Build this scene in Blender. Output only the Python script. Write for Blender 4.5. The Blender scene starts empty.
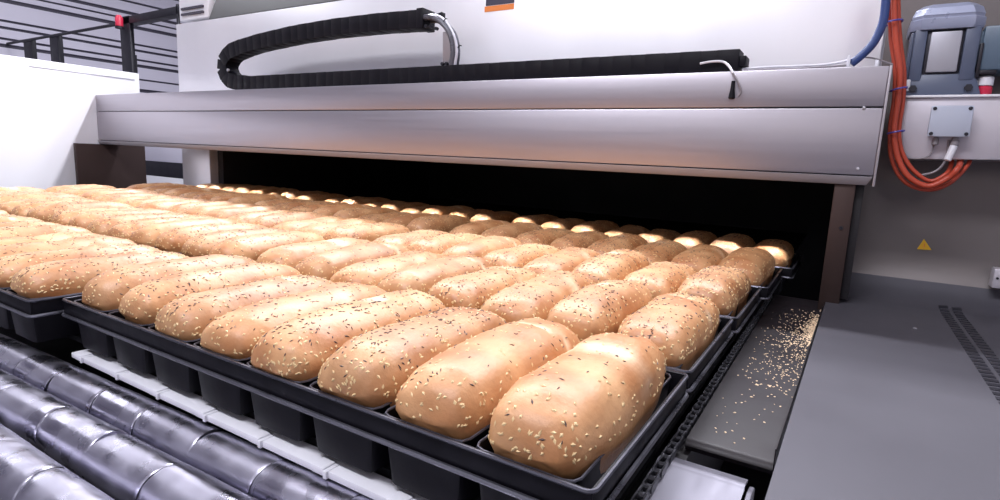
import bpy, bmesh, math, random
from mathutils import Vector, Matrix, noise
PI = math.pi
SC = bpy.context.scene
COL = SC.collection

# ------------------------------------------------------------------ camera
F_PX, YAW, PITCH, ROLL = 565.1, 0.5440, 0.1626, 0.0451
CAM = Vector((0.1544, -0.4293, 0.2810))
_f = Vector((-math.sin(YAW)*math.cos(PITCH), math.cos(YAW)*math.cos(PITCH), -math.sin(PITCH)))
_r = _f.cross(Vector((0, 0, 1))).normalized()
_u = _r.cross(_f)
RR = math.cos(ROLL)*_r + math.sin(ROLL)*_u
UU = -math.sin(ROLL)*_r + math.cos(ROLL)*_u
cd = bpy.data.cameras.new('camera')
cd.sensor_width = 36.0
cd.lens = F_PX*36.0/1000.0
cd.clip_start = 0.02
cd.clip_end = 100
cam = bpy.data.objects.new('camera', cd)
COL.objects.link(cam)
M3 = Matrix((RR, UU, -_f)).transposed()
cam.matrix_world = Matrix.Translation(CAM) @ M3.to_4x4()
SC.camera = cam

def project(p):
    d = Vector(p)-CAM
    z = d.dot(_f)
    if z < 0.03: return None
    return (500+F_PX*d.dot(RR)/z, 250-F_PX*d.dot(UU)/z)

def at(px, py, Y):
    """point of the vertical plane y = Y measured at a photograph pixel"""
    d = _f*F_PX + RR*(px-500) - UU*(py-250)
    t = (Y-CAM.y)/d.y
    return CAM + d*t

# ------------------------------------------------------------------ materials
MATS = {}
def newmat(name):
    m = bpy.data.materials.new(name); m.use_nodes = True
    nt = m.node_tree
    b = nt.nodes['Principled BSDF']
    MATS[name] = m
    return m, nt, b

def simple(name, col, rough=0.5, metal=0.0, spec=0.5, nscale=None, namp=0.15, stretch=(1, 1, 1), bump=0.0, bscale=60):
    m, nt, b = newmat(name)
    b.inputs['Base Color'].default_value = (*col, 1)
    b.inputs['Roughness'].default_value = rough
    b.inputs['Metallic'].default_value = metal
    b.inputs['Specular IOR Level'].default_value = spec
    tc = nt.nodes.new('ShaderNodeTexCoord')
    mp = nt.nodes.new('ShaderNodeMapping')
    mp.inputs['Scale'].default_value = stretch
    nt.links.new(tc.outputs['Object'], mp.inputs['Vector'])
    n = nt.nodes.new('ShaderNodeTexNoise')
    n.inputs['Scale'].default_value = nscale or 8
    n.inputs['Detail'].default_value = 5
    nt.links.new(mp.outputs['Vector'], n.inputs['Vector'])
    mr = nt.nodes.new('ShaderNodeMapRange')
    mr.inputs['From Min'].default_value = 0.25
    mr.inputs['From Max'].default_value = 0.75
    mr.inputs['To Min'].default_value = max(0.02, rough-namp)
    mr.inputs['To Max'].default_value = min(1.0, rough+namp)
    nt.links.new(n.outputs['Fac'], mr.inputs['Value'])
    nt.links.new(mr.outputs['Result'], b.inputs['Roughness'])
    mx = nt.nodes.new('ShaderNodeMix'); mx.data_type = 'RGBA'
    mx.inputs[6].default_value = (*[c*(1-namp*0.6) for c in col], 1)
    mx.inputs[7].default_value = (*[min(1, c*(1+namp*0.6)) for c in col], 1)
    nt.links.new(n.outputs['Fac'], mx.inputs[0])
    nt.links.new(mx.outputs[2], b.inputs['Base Color'])
    if bump:
        n2 = nt.nodes.new('ShaderNodeTexNoise')
        n2.inputs['Scale'].default_value = bscale
        n2.inputs['Detail'].default_value = 4
        nt.links.new(mp.outputs['Vector'], n2.inputs['Vector'])
        bp = nt.nodes.new('ShaderNodeBump')
        bp.inputs['Strength'].default_value = bump
        bp.inputs['Distance'].default_value = 0.002
        nt.links.new(n2.outputs['Fac'], bp.inputs['Height'])
        nt.links.new(bp.outputs['Normal'], b.inputs['Normal'])
    return m

simple('header_steel', (0.50, 0.475, 0.52), 0.42, 1.0, nscale=3, namp=0.05, stretch=(0.6, 8, 30), bump=0.03, bscale=40)
simple('lip_steel', (0.40, 0.38, 0.41), 0.5, 0.4, nscale=3, namp=0.05, stretch=(0.6, 8, 30))
simple('hood_steel', (0.92, 0.91, 0.95), 0.36, 0.45, nscale=2, namp=0.05, stretch=(2.5, 4, 0.5))
simple('hood_upper_steel', (0.22, 0.225, 0.22), 0.5, 0.85, nscale=2, namp=0.05)
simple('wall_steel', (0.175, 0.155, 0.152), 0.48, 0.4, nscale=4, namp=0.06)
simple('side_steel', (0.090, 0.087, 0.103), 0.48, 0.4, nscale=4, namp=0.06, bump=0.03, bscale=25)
simple('white_panel', (0.80, 0.80, 0.84), 0.35, 0.0, nscale=3, namp=0.03)
simple('shelf_white', (0.58, 0.55, 0.60), 0.35, 0.35, nscale=3, namp=0.05)
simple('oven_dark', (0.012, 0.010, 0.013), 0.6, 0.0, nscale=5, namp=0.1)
simple('post_and_shade_brown', (0.060, 0.038, 0.034), 0.5, 0.6, nscale=6, namp=0.12)
simple('pan_black', (0.004, 0.0035, 0.0065), 0.48, 0.0, 0.2, nscale=14, namp=0.15, bump=0.08, bscale=80)
simple('bead_worn', (0.16, 0.16, 0.19), 0.4, 0.8, nscale=20, namp=0.2)
simple('rim_worn', (0.10, 0.10, 0.125), 0.35, 0.7, nscale=25, namp=0.2)
simple('tray_steel', (0.022, 0.018, 0.021), 0.45, 0.0, 0.25, nscale=9, namp=0.15, bump=0.05, bscale=30)
simple('guard_steel', (0.19, 0.185, 0.22), 0.55, 0.6, nscale=7, namp=0.12, stretch=(4, 1, 1), bump=0.1, bscale=12)
simple('chain_steel', (0.05, 0.05, 0.06), 0.4, 0.7, nscale=30, namp=0.2)
simple('belt_dark', (0.006, 0.006, 0.008), 0.7, 0.0, 0.15, nscale=30, namp=0.2)
simple('floor_strip_white', (0.80, 0.80, 0.86), 0.4, 0.0, nscale=20, namp=0.06)
simple('plastic_black', (0.0045, 0.004, 0.0075), 0.5, 0.0, 0.2, nscale=20, namp=0.12)
simple('hose_grey', (0.10, 0.10, 0.12), 0.3, 0.3, nscale=20, namp=0.12)
simple('hose_light', (0.55, 0.55, 0.62), 0.35, 0.2, nscale=20, namp=0.12)
simple('cable_orange', (0.46, 0.062, 0.030), 0.45, 0.0, nscale=10, namp=0.1)
simple('cable_blue', (0.03, 0.06, 0.20), 0.4, 0.0, nscale=10, namp=0.1)
simple('cable_white', (0.72, 0.72, 0.78), 0.4, 0.0, nscale=10, namp=0.06)
simple('cable_grey', (0.24, 0.22, 0.24), 0.45, 0.0, nscale=10, namp=0.08)
simple('tie_violet', (0.10, 0.09, 0.42), 0.4, 0.0, nscale=10, namp=0.06)
simple('motor_paint', (0.085, 0.105, 0.165), 0.38, 0.0, nscale=12, namp=0.06)
simple('motor_cap_paint', (0.30, 0.33, 0.45), 0.3, 0.2, nscale=12, namp=0.06)
simple('gearbox_paint', (0.09, 0.135, 0.19), 0.38, 0.0, nscale=12, namp=0.06)
simple('plate_grey', (0.42, 0.42, 0.47), 0.45, 0.3, nscale=12, namp=0.06)
simple('box_grey', (0.46, 0.50, 0.60), 0.4, 0.0, nscale=12, namp=0.04)
simple('screw_dark', (0.03, 0.03, 0.04), 0.4, 0.5, nscale=30, namp=0.1)
simple('screw_bright', (0.7, 0.7, 0.74), 0.3, 0.8, nscale=30, namp=0.1)
simple('red_plastic', (0.55, 0.02, 0.06), 0.4, 0.0, nscale=10, namp=0.05)
simple('yellow_vinyl', (0.85, 0.50, 0.02), 0.5, 0.0, nscale=10, namp=0.03)
simple('orange_print', (0.80, 0.25, 0.06), 0.5, 0.0, nscale=10, namp=0.03)
simple('ink_dark', (0.05, 0.05, 0.08), 0.5, 0.0, nscale=10, namp=0.03)
simple('frame_black', (0.012, 0.011, 0.018), 0.5, 0.2, nscale=10, namp=0.08)
simple('floor_paint', (0.26, 0.26, 0.29), 0.4, 0.0, nscale=2, namp=0.08)
simple('wall_white', (0.50, 0.48, 0.53), 0.6, 0.0, nscale=2, namp=0.03)
simple('ceiling_white', (0.80, 0.79, 0.84), 0.7, 0.0, nscale=2, namp=0.03)
simple('slat_white', (0.66, 0.64, 0.74), 0.5, 0.0, nscale=4, namp=0.04)
simple('slat_gap', (0.06, 0.055, 0.08), 0.6, 0.0, nscale=4, namp=0.04)
simple('sesame', (0.80, 0.58, 0.30), 0.5, 0.0, nscale=30, namp=0.08)
simple('dark_seed', (0.09, 0.055, 0.045), 0.5, 0.0, nscale=30, namp=0.1)
simple('crumb', (0.85, 0.64, 0.42), 0.6, 0.0, nscale=40, namp=0.15)

def roller_mat():
    m = simple('roller_steel', (0.52, 0.51, 0.60), 0.30, 1.0, nscale=16, namp=0.16, stretch=(1.3, 1, 1), bump=0.55, bscale=14)
    return m
roller_mat()

def crust_mat():
    m, nt, b = newmat('crust')
    L = nt.links
    tc = nt.nodes.new('ShaderNodeTexCoord')
    oi = nt.nodes.new('ShaderNodeObjectInfo')
    vadd = nt.nodes.new('ShaderNodeVectorMath'); vadd.operation = 'MULTIPLY_ADD'
    vadd.inputs[1].default_value = (1, 1, 1)
    comb = nt.nodes.new('ShaderNodeCombineXYZ')
    L.new(oi.outputs['Random'], comb.inputs[0]); L.new(oi.outputs['Random'], comb.inputs[2])
    L.new(tc.outputs['Object'], vadd.inputs[0]); L.new(comb.outputs[0], vadd.inputs[2])
    n = nt.nodes.new('ShaderNodeTexNoise'); n.inputs['Scale'].default_value = 14; n.inputs['Detail'].default_value = 6
    L.new(vadd.outputs[0], n.inputs['Vector'])
    cr = nt.nodes.new('ShaderNodeValToRGB')
    cr.color_ramp.elements[0].position = 0.32; cr.color_ramp.elements[0].color = (0.43, 0.172, 0.058, 1)
    cr.color_ramp.elements[1].position = 0.68; cr.color_ramp.elements[1].color = (0.66, 0.365, 0.172, 1)
    L.new(n.outputs['Fac'], cr.inputs[0])
    # every loaf bakes a little differently
    mr = nt.nodes.new('ShaderNodeMapRange'); mr.inputs['To Min'].default_value = 0.88; mr.inputs['To Max'].default_value = 1.1
    L.new(oi.outputs['Random'], mr.inputs['Value'])
    mul = nt.nodes.new('ShaderNodeMix'); mul.data_type = 'RGBA'; mul.blend_type = 'MULTIPLY'; mul.inputs[0].default_value = 1
    L.new(cr.outputs[0], mul.inputs[6]); L.new(mr.outputs[0], mul.inputs[7])
    at_ = nt.nodes.new('ShaderNodeAttribute'); at_.attribute_name = 'score'
    sc = nt.nodes.new('ShaderNodeMath'); sc.operation = 'MULTIPLY'; sc.inputs[1].default_value = 0.95
    L.new(at_.outputs['Fac'], sc.inputs[0])
    mx = nt.nodes.new('ShaderNodeMix'); mx.data_type = 'RGBA'
    mx.inputs[7].default_value = (0.95, 0.74, 0.50, 1)
    L.new(sc.outputs[0], mx.inputs[0]); L.new(mul.outputs[2], mx.inputs[6])
    L.new(mx.outputs[2], b.inputs['Base Color'])
    b.inputs['Roughness'].default_value = 0.48
    b.inputs['Specular IOR Level'].default_value = 0.6
    b.inputs['Coat Weight'].default_value = 0.12
    b.inputs['Coat Roughness'].default_value = 0.35
    n2 = nt.nodes.new('ShaderNodeTexNoise'); n2.inputs['Scale'].default_value = 130; n2.inputs['Detail'].default_value = 4
    L.new(vadd.outputs[0], n2.inputs['Vector'])
    bp = nt.nodes.new('ShaderNodeBump'); bp.inputs['Strength'].default_value = 0.22; bp.inputs['Distance'].default_value = 0.003
    L.new(n2.outputs['Fac'], bp.inputs['Height']); L.new(bp.outputs['Normal'], b.inputs['Normal'])
crust_mat()

# ------------------------------------------------------------------ mesh helpers
class MB:
    def __init__(s): s.bm = bmesh.new()
    def box(s, x0, x1, y0, y1, z0, z1, bev=0.0, rot=None, seg=2):
        t = bmesh.new()
        bmesh.ops.create_cube(t, size=1)
        for v in t.verts:
            v.co = Vector(((x0+x1)/2+v.co.x*(x1-x0), (y0+y1)/2+v.co.y*(y1-y0), (z0+z1)/2+v.co.z*(z1-z0)))
        if bev: bmesh.ops.bevel(t, geom=t.edges[:], offset=bev, segments=seg, profile=0.5, affect='EDGES')
        if rot: bmesh.ops.rotate(t, cent=Vector(((x0+x1)/2, (y0+y1)/2, (z0+z1)/2)), matrix=rot, verts=t.verts[:])
        s.take(t); return s
    def take(s, t):
        me = bpy.data.meshes.new('tmp'); t.to_mesh(me); t.free(); s.bm.from_mesh(me); bpy.data.meshes.remove(me)
    def hexa(s, pts, bev=0.0):
        """8 corners: bottom four then top four, same order"""
        t = bmesh.new()
        v = [t.verts.new(p) for p in pts]
        for f in ((3, 2, 1, 0), (4, 5, 6, 7), (0, 1, 5, 4), (1, 2, 6, 5), (2, 3, 7, 6), (3, 0, 4, 7)):
            t.faces.new([v[i] for i in f])
        bmesh.ops.recalc_face_normals(t, faces=t.faces[:])
        if bev: bmesh.ops.bevel(t, geom=t.edges[:], offset=bev, segments=2, profile=0.5, affect='EDGES')
        s.take(t); return s
    def prism(s, poly, a0, a1, axis='X', bev=0.0):
        """polygon given in the two other axes, swept along axis"""
        t = bmesh.new()
        def P(p, a):
            if axis == 'X': return (a, p[0], p[1])
            if axis == 'Y': return (p[0], a, p[1])
            return (p[0], p[1], a)
        A = [t.verts.new(P(p, a0)) for p in poly]; B = [t.verts.new(P(p, a1)) for p in poly]
        t.faces.new(A); t.faces.new(B[::-1])
        n = len(poly)
        for i in range(n):
            j = (i+1) % n
            t.faces.new((A[i], B[i], B[j], A[j]))
        bmesh.ops.recalc_face_normals(t, faces=t.faces[:])
        if bev: bmesh.ops.bevel(t, geom=t.edges[:], offset=bev, segments=2, profile=0.5, affect='EDGES')
        s.take(t); return s
    def tube(s, pts, r, seg=10, closed=False, radii=None):
        pts = [Vector(p) for p in pts]
        n = len(pts); rings = []
        up = None
        for i, p in enumerate(pts):
            if closed: d = pts[(i+1) % n]-pts[i-1]
            else: d = pts[min(i+1, n-1)]-pts[max(i-1, 0)]
            d.normalize()
            if up is None:
                up = Vector((0, 0, 1)) if abs(d.z) < 0.9 else Vector((1, 0, 0))
            a = d.cross(up)
            if a.length < 1e-5: a = d.orthogonal()
            a.normalize(); bb = a.cross(d); up = bb
            rr = radii[i] if radii else r
            rings.append([s.bm.verts.new(p+rr*(math.cos(2*PI*k/seg)*a+math.sin(2*PI*k/seg)*bb)) for k in range(seg)])
        m = n if closed else n-1
        for i in range(m):
            A, B = rings[i], rings[(i+1) % n]
            for k in range(seg):
                s.bm.faces.new((A[k], A[(k+1) % seg], B[(k+1) % seg], B[k]))
        if not closed:
            s.bm.faces.new(rings[0][::-1]); s.bm.faces.new(rings[-1])
        return s
    def lathe(s, prof, origin, axis='Z', seg=24):
        """prof: (radius, height) pairs"""
        rings = []
        for r, h in prof:
            ring = []
            for k in range(seg):
                a = 2*PI*k/seg
                if axis == 'Z': p = (origin[0]+r*math.cos(a), origin[1]+r*math.sin(a), origin[2]+h)
                elif axis == 'X': p = (origin[0]+h, origin[1]+r*math.cos(a), origin[2]+r*math.sin(a))
                else: p = (origin[0]+r*math.cos(a), origin[1]+h, origin[2]+r*math.sin(a))
                ring.append(s.bm.verts.new(p))
            rings.append(ring)
        for A, B in zip(rings, rings[1:]):
            for k in range(seg):
                s.bm.faces.new((A[k], A[(k+1) % seg], B[(k+1) % seg], B[k]))
        s.bm.faces.new(rings[0][::-1]); s.bm.faces.new(rings[-1])
        return s
    def build(s, name, mat, parent=None, smooth=True, loc=None, angle=35):
        bmesh.ops.recalc_face_normals(s.bm, faces=s.bm.faces[:])
        me = bpy.data.meshes.new(name); s.bm.to_mesh(me); s.bm.free()
        me.materials.append(MATS[mat])
        if smooth:
            me.shade_smooth()
            try: me.set_sharp_from_angle(angle=math.radians(angle))
            except Exception: pass
        o = bpy.data.objects.new(name, me); COL.objects.link(o)
        if parent: o.parent = parent
        if loc: o.location = loc
        return o

def tag(o, label=None, cat=None, group=None, kind=None):
    if label: o['label'] = label
    if cat: o['category'] = cat
    if group: o['group'] = group
    if kind: o['kind'] = kind
    return o

def thing(name, label, cat, loc=(0, 0, 0), group=None):
    o = bpy.data.objects.new(name, None); COL.objects.link(o)
    o.location = loc; o.empty_display_size = 0.05
    return tag(o, label, cat, group)

def struct(name, mb, mat):
    return tag(mb.build(name, mat, smooth=False), kind='structure')

def rounded(pts, n=6):
    """Catmull-Rom through points"""
    P = [Vector(p) for p in pts]; out = []
    P = [2*P[0]-P[1]]+P+[2*P[-1]-P[-2]]
    for i in range(1, len(P)-2):
        a, b, c, d = P[i-1:i+3]
        for k in range(n):
            t = k/n
            out.append(0.5*((2*b)+(c-a)*t+(2*a-5*b+4*c-d)*t*t+(3*b-a-3*c+d)*t**3))
    out.append(P[-2])
    return out

# ------------------------------------------------------------------ room
XL, XR_, YF, YB, ZF, ZC = -9.0, 3.4, -4.6, 8.0, -0.95, 3.3
struct('floor', MB().box(XL, XR_, YF, YB, ZF-0.1, ZF), 'floor_paint')
struct('ceiling', MB().box(XL, XR_, YF, YB, ZC, ZC+0.1), 'ceiling_white')
struct('wall_back', MB().box(XL, XR_, YB, YB+0.1, ZF, ZC), 'wall_white')
struct('wall_front', MB().box(XL, XR_, YF-0.1, YF, ZF, ZC), 'wall_white')
struct('wall_right', MB().box(XR_, XR_+0.1, YF, YB, ZF, ZC), 'wall_white')
struct('wall_left', MB().box(XL-0.1, XL, YF, YB, ZF, ZC), 'slat_gap')
m = MB()
z = ZF
k = 0
hs = [0.16, 0.045, 0.10, 0.05, 0.20, 0.06, 0.05, 0.12]
gs = [0.035, 0.03, 0.05, 0.025, 0.045, 0.03]
while z < ZC-0.22:
    h = hs[k % len(hs)]
    m.box(XL, XL+0.03, YF, YB, z, min(z+h, ZC-0.2)); z += h+gs[k % len(gs)]; k += 1
m.box(XL, XL+0.05, YF, YB, ZC-0.2, ZC)
struct('trim_1', m, 'slat_white')

# ------------------------------------------------------------------ oven body
ov = thing('tunnel_oven', 'large stainless tunnel oven with a dark mouth swallowing the rows of loaves', 'oven', (-1.5, 1.5, ZF))
def oven_part(name, mb, mat, **k):
    o = mb.build(name, mat, **k); o.parent = ov; o.matrix_parent_inverse = Matrix.Translation((1.5, -1.5, -ZF)); return o
YO = 1.5
m = MB()
m.box(-3.27, 0.187, YO, YO+0.05, 0.31, 0.955, 0.003)
oven_part('front_panel', m, 'hood_steel')
m = MB(); m.box(-3.27, -2.99, YO, YO+0.05, ZF, 0.31, 0.003); m.box(-3.27, -3.22, YO+0.05, 3.5, ZF, 0.955)
o = oven_part('side_panel', m, 'hood_steel')
m = MB()
m.hexa([(-2.95, 1.5, 0.957), (0.187, 1.5, 0.957), (0.187, 3.5, 0.957), (-2.95, 3.5, 0.957),
        (-2.95, 1.66, 1.35), (0.187, 1.66, 1.35), (0.187, 3.5, 1.35), (-2.95, 3.5, 1.35)], 0.004)
oven_part('upper_panel', m, 'hood_upper_steel')
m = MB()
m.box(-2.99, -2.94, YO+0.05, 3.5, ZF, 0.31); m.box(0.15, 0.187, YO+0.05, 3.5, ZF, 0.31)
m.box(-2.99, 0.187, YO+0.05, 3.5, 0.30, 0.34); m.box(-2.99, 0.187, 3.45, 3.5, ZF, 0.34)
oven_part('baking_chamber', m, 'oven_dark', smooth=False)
oven_part('bounce_blocker', MB().box(-3.27, 0.187, 1.372, 1.4995, 0.495, 0.505), 'oven_dark', smooth=False)  # added plate, keeps light from bouncing down onto the fifth row
pa, pb = at(485, 3, YO), at(514, 8, YO)
m = MB(); m.box(pa.x, pb.x, YO-0.0015, YO+0.001, pa.z-0.034, pa.z-0.014); o = oven_part('warning_stripe', m, 'orange_print'); tag(o, 'orange stripe of the label on the hood')
m = MB(); m.box(pa.x+0.005, pb.x, YO-0.0015, YO+0.001, pa.z-0.012, pa.z+0.05); o = oven_part('warning_label', m, 'ink_dark'); tag(o, 'dark printed label on the hood')

# white duct box on the left shoulder of the oven
m = MB(); m.box(-3.27, -2.98, 1.52, 1.75, 0.975, 1.25, 0.01)
d = m.build('duct_box', 'white_panel'); tag(d, 'white duct box on the left shoulder of the oven hood', 'duct')
m = MB(); m.box(-3.23, -3.02, 1.508, 1.522, 1.0, 1.012); m.box(-3.23, -3.02, 1.508, 1.522, 1.03, 1.042)
m.build('duct_flange', 'slat_gap', d)

# ------------------------------------------------------------------ header beam
YBM, YBR = 1.264, 1.37
XB0, XB1 = -3.744, 0.204
hd = thing('oven_header', 'long brushed stainless header across the oven mouth', 'header', (-1.7, YBM, 0.25))
def hp(name, mb, mat, **k):
    o = mb.build(name, mat, **k); o.parent = hd; o.matrix_parent_inverse = Matrix.Translation((1.7, -YBM, -0.25)); return o
hp('top_band', MB().box(XB0, XB1, YBM, YBR, 0.4445, 0.541, 0.003), 'header_steel')
hp('front_panel', MB().box(XB0, XB1, YBM-0.001, YBM+0.03, 0.277, 0.4415, 0.003), 'header_steel')
hp('bottom_lip', MB().hexa([(XB0, YBM+0.004, 0.252), (XB1-0.012, YBM+0.004, 0.252), (XB1-0.012, YBR, 0.252), (XB0, YBR, 0.252),
                           (XB0, YBM-0.006, 0.274), (XB1, YBM-0.006, 0.274), (XB1, YBR, 0.274), (XB0, YBR, 0.274)], 0.002), 'lip_steel')
hp('core_plate', MB().box(XB0, XB1-0.006, YBM+0.012, YBR-0.01, 0.27, 0.45), 'oven_dark', smooth=False)
hp('end_flange', MB().box(XB1+0.0005, XB1+0.006, YBM-0.004, YBR, 0.25, 0.541, 0.001), 'lip_steel')
for px, py in ((864, 108), (858, 169)):
    p = at(px, py, YBM)
    hp('bolt', MB().lathe([(0.001, -0.0045), (0.003, -0.004), (0.0042, 0.0), (0.0042, 0.002)], (p.x, YBM-0.001, p.z), 'Y', 12), 'screw_bright')

# post carrying the right end
pt = thing('post_or_shade_plate', 'dark brown steel post under the right end of the header', 'post', (0.15, 1.31, -0.06))
o = MB().box(0.124, 0.171, 1.275, 1.345, -0.085, 0.2515, 0.002).build('upright', 'post_and_shade_brown'); o.parent = pt; o.matrix_parent_inverse = Matrix.Translation((-0.15, -1.31, 0.06))
o = MB().box(0.1715, 0.190, 1.30, 1.49, -0.05, 0.2515, 0.001).build('gap_shade', 'oven_dark'); o.parent = pt; o.matrix_parent_inverse = Matrix.Translation((-0.15, -1.31, 0.06))  # added dark plate stands in for the shade between post and wall
p = at(841, 228, 1.275)
o = MB().lathe([(0.0001, -0.003), (0.004, -0.003), (0.005, 0.001)], (p.x, 1.275, p.z), 'Y', 14).build('bolt', 'screw_dark'); o.parent = pt; o.matrix_parent_inverse = Matrix.Translation((-0.15, -1.31, 0.06))

shade_plate = thing('post_or_shade_plate', 'dark brown plate standing in for the header shade on the left housing', 'post', (-3.73, 1.3, ZF))  # dark plate put in for the header's shade on the white housing
o = MB().box(-3.7435, -3.715, 1.13, 1.515, ZF, 0.2515, 0.002).build('upright', 'post_and_shade_brown'); o.parent = shade_plate; o.matrix_parent_inverse = Matrix.Translation((3.73, -1.3, -ZF))

# left white side housing
lh = thing('side_housing', 'glossy white side housing at the left end of the header', 'housing', (-3.9, 0.5, ZF))
m = MB(); m.box(-4.3, -3.7445, -1.2, 1.52, ZF, 0.70, 0.006)
o = m.build('shell', 'white_panel'); o.parent = lh; o.matrix_parent_inverse = Matrix.Translation((3.9, -0.5, -ZF))
m = MB(); m.box(-3.7445, -3.7425, 0.95, 1.49, 0.655, 0.66)
o = m.build('seam', 'plate_grey'); o.parent = lh; o.matrix_parent_inverse = Matrix.Translation((3.9, -0.5, -ZF))

# ------------------------------------------------------------------ right side panel
sp = thing('machine_cover', 'wide grey steel side cover curving up to the oven wall', 'cover', (0.7, 0.6, ZF))
prof = [(-1.6, -0.06), (0.0, -0.06), (0.6, -0.06), (1.1, -0.06), (1.36, -0.0595)]
for k in range(1, 9):
    a = k/8*PI/2
    prof.append((1.37+0.13*math.sin(a), 0.07-0.129*math.cos(a)))
prof += [(1.5, 0.5), (1.5, 1.35)]
def edge_x(y, zz):
    x = 0.1185+0.0235*(y-0.1)/1.25
    if zz > -0.055: x = min(0.192, 0.141+(zz+0.055)*0.9)
    return x
def sheet(profile):
    m = MB(); rows = []
    for (y, zz) in profile:
        x0 = edge_x(y, zz)
        back = (x0, y+0.018, zz) if zz > 0.1 else (x0, y, zz-0.018)
        rows.append([m.bm.verts.new(back)]+[m.bm.verts.new((x0+(1.6-x0)*t, y, zz)) for t in (0, 0.02, 0.2, 0.4, 0.7, 1.0)])
    for A, B in zip(rows, rows[1:]):
        for k in range(6): m.bm.faces.new((A[k], A[k+1], B[k+1], B[k]))
    return m
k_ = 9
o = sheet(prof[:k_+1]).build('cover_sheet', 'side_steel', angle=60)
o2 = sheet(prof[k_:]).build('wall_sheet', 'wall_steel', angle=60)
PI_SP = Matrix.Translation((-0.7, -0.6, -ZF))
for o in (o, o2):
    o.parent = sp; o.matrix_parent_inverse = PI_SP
def panel_z(y):
    for (a, za), (b, zb) in zip(prof, prof[1:]):
        if a <= y <= b and b > a: return za+(zb-za)*(y-a)/(b-a)
    return -0.06
def vent_strip(x0f, x1f, xc, y0, y1, n):
    m = MB()
    for k in range(n):
        y = y0+(y1-y0)*(k+0.5)/n
        w = 0.010; dy = (y1-y0)/n*0.30
        zz = panel_z(y); sl = (panel_z(y+0.01)-panel_z(y-0.01))/0.02
        pts = []
        for dz in (-0.002, 0.0012):
            for (ax, ay) in ((-w, -dy), (w, -dy+0.004), (w, dy+0.004), (-w, dy)):
                pts.append((xc+ax, y+ay, zz+sl*ay+dz))
        m.hexa(pts)
    o = m.build('vent_slots', 'screw_dark', smooth=False); o.parent = sp; o.matrix_parent_inverse = PI_SP
    tag(o, 'strip of dark ventilation slots')
vent_strip(0, 0, 0.404, 0.60, 1.415, 34)
vent_strip(0, 0, 0.432, 0.60, 1.415, 34)
p = (0.322, 1.12, -0.0585)
o = MB().lathe([(0.004, -0.001), (0.004, 0.001), (0.002, 0.002)], p, 'Z', 12).build('rivet', 'screw_bright'); o.parent = sp; o.matrix_parent_inverse = PI_SP
for (x, y) in ((0.414, 0.72), (0.422, 0.70), (0.449, 0.80)):
    o = MB().lathe([(0.004, -0.001), (0.004, 0.001), (0.002, 0.0025)], (x, y, -0.0585), 'Z', 12).build('rivet', 'screw_bright'); o.parent = sp; o.matrix_parent_inverse = PI_SP

# yellow sticker on the wall
q = [at(924, 239, 1.5), at(931.5, 250, 1.5), at(917, 249, 1.5)]
m = MB(); m.prism([(v.x, v.z) for v in q], 1.4975, 1.5, 'Y')
s = m.build('warning_sticker', 'yellow_vinyl'); tag(s, 'small yellow triangular warning sticker on the grey oven wall', 'sticker')
c = (q[0]+q[1]+q[2])/3
m = MB(); m.box(c.x-0.0012, c.x+0.0012, 1.4968, 1.4976, c.z-0.002, c.z+0.007); m.box(c.x-0.0012, c.x+0.0012, 1.4968, 1.4976, c.z-0.0065, c.z-0.004)
m.build('exclamation_mark', 'orange_print', s)

# small white bracket at right edge of the picture
p = at(996, 280, 1.44)
m = MB(); m.box(p.x-0.008, p.x+0.03, 1.43, 1.47, p.z-0.02, p.z+0.03, 0.003)
b_ = m.build('hinge_bracket', 'shelf_white'); tag(b_, 'small white hinge bracket above the vent strips', 'bracket')
MB().lathe([(0.003, -0.002), (0.003, 0.001)], (p.x+0.0, 1.43, p.z+0.006), 'Y', 10).build('bolt', 'screw_dark', b_)

# ------------------------------------------------------------------ motor shelf, motor, junction box
sh = MB()
sh.prism([(0.249, 0.322), (0.60, 0.331), (0.60, 0.479), (0.249, 0.474)], 1.36, 1.499, 'Y', 0.003)
shelf = sh.build('motor_shelf', 'shelf_white'); tag(shelf, 'white box shelf on the oven wall carrying the gear motor', 'shelf')
MB().box(0.2495, 0.60, 1.352, 1.40, 0.4745, 0.480, 0.001).build('top_edge', 'white_panel', shelf)

mt = thing('gear_motor', 'blue grey electric gear motor standing on the white shelf', 'motor', (0.32, 1.43, 0.48))
def mp_(name, mb, mat, **k):
    o = mb.build(name, mat, **k); o.parent = mt; o.matrix_parent_inverse = Matrix.Translation((-0.32, -1.43, -0.48)); return o
# body with ribs
m = MB(); m.box(0.252, 0.375, 1.375, 1.485, 0.500, 0.645, 0.012)
m.box(0.250, 0.276, 1.364, 1.40, 0.515, 0.640, 0.004); m.box(0.350, 0.380, 1.364, 1.40, 0.515, 0.640, 0.004)
m.box(0.243, 0.250, 1.374, 1.44, 0.515, 0.635, 0.002)
mp_('housing', m, 'motor_paint')
mp_('recess', MB().box(0.2765, 0.3495, 1.370, 1.378, 0.53, 0.637, 0.002), 'screw_dark')
m = MB(); m.box(0.283, 0.344, 1.362, 1.3695, 0.536, 0.632, 0.003)
o = mp_('terminal_cover', m, 'plate_grey'); tag(o, 'light grey rounded cover plate')
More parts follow.
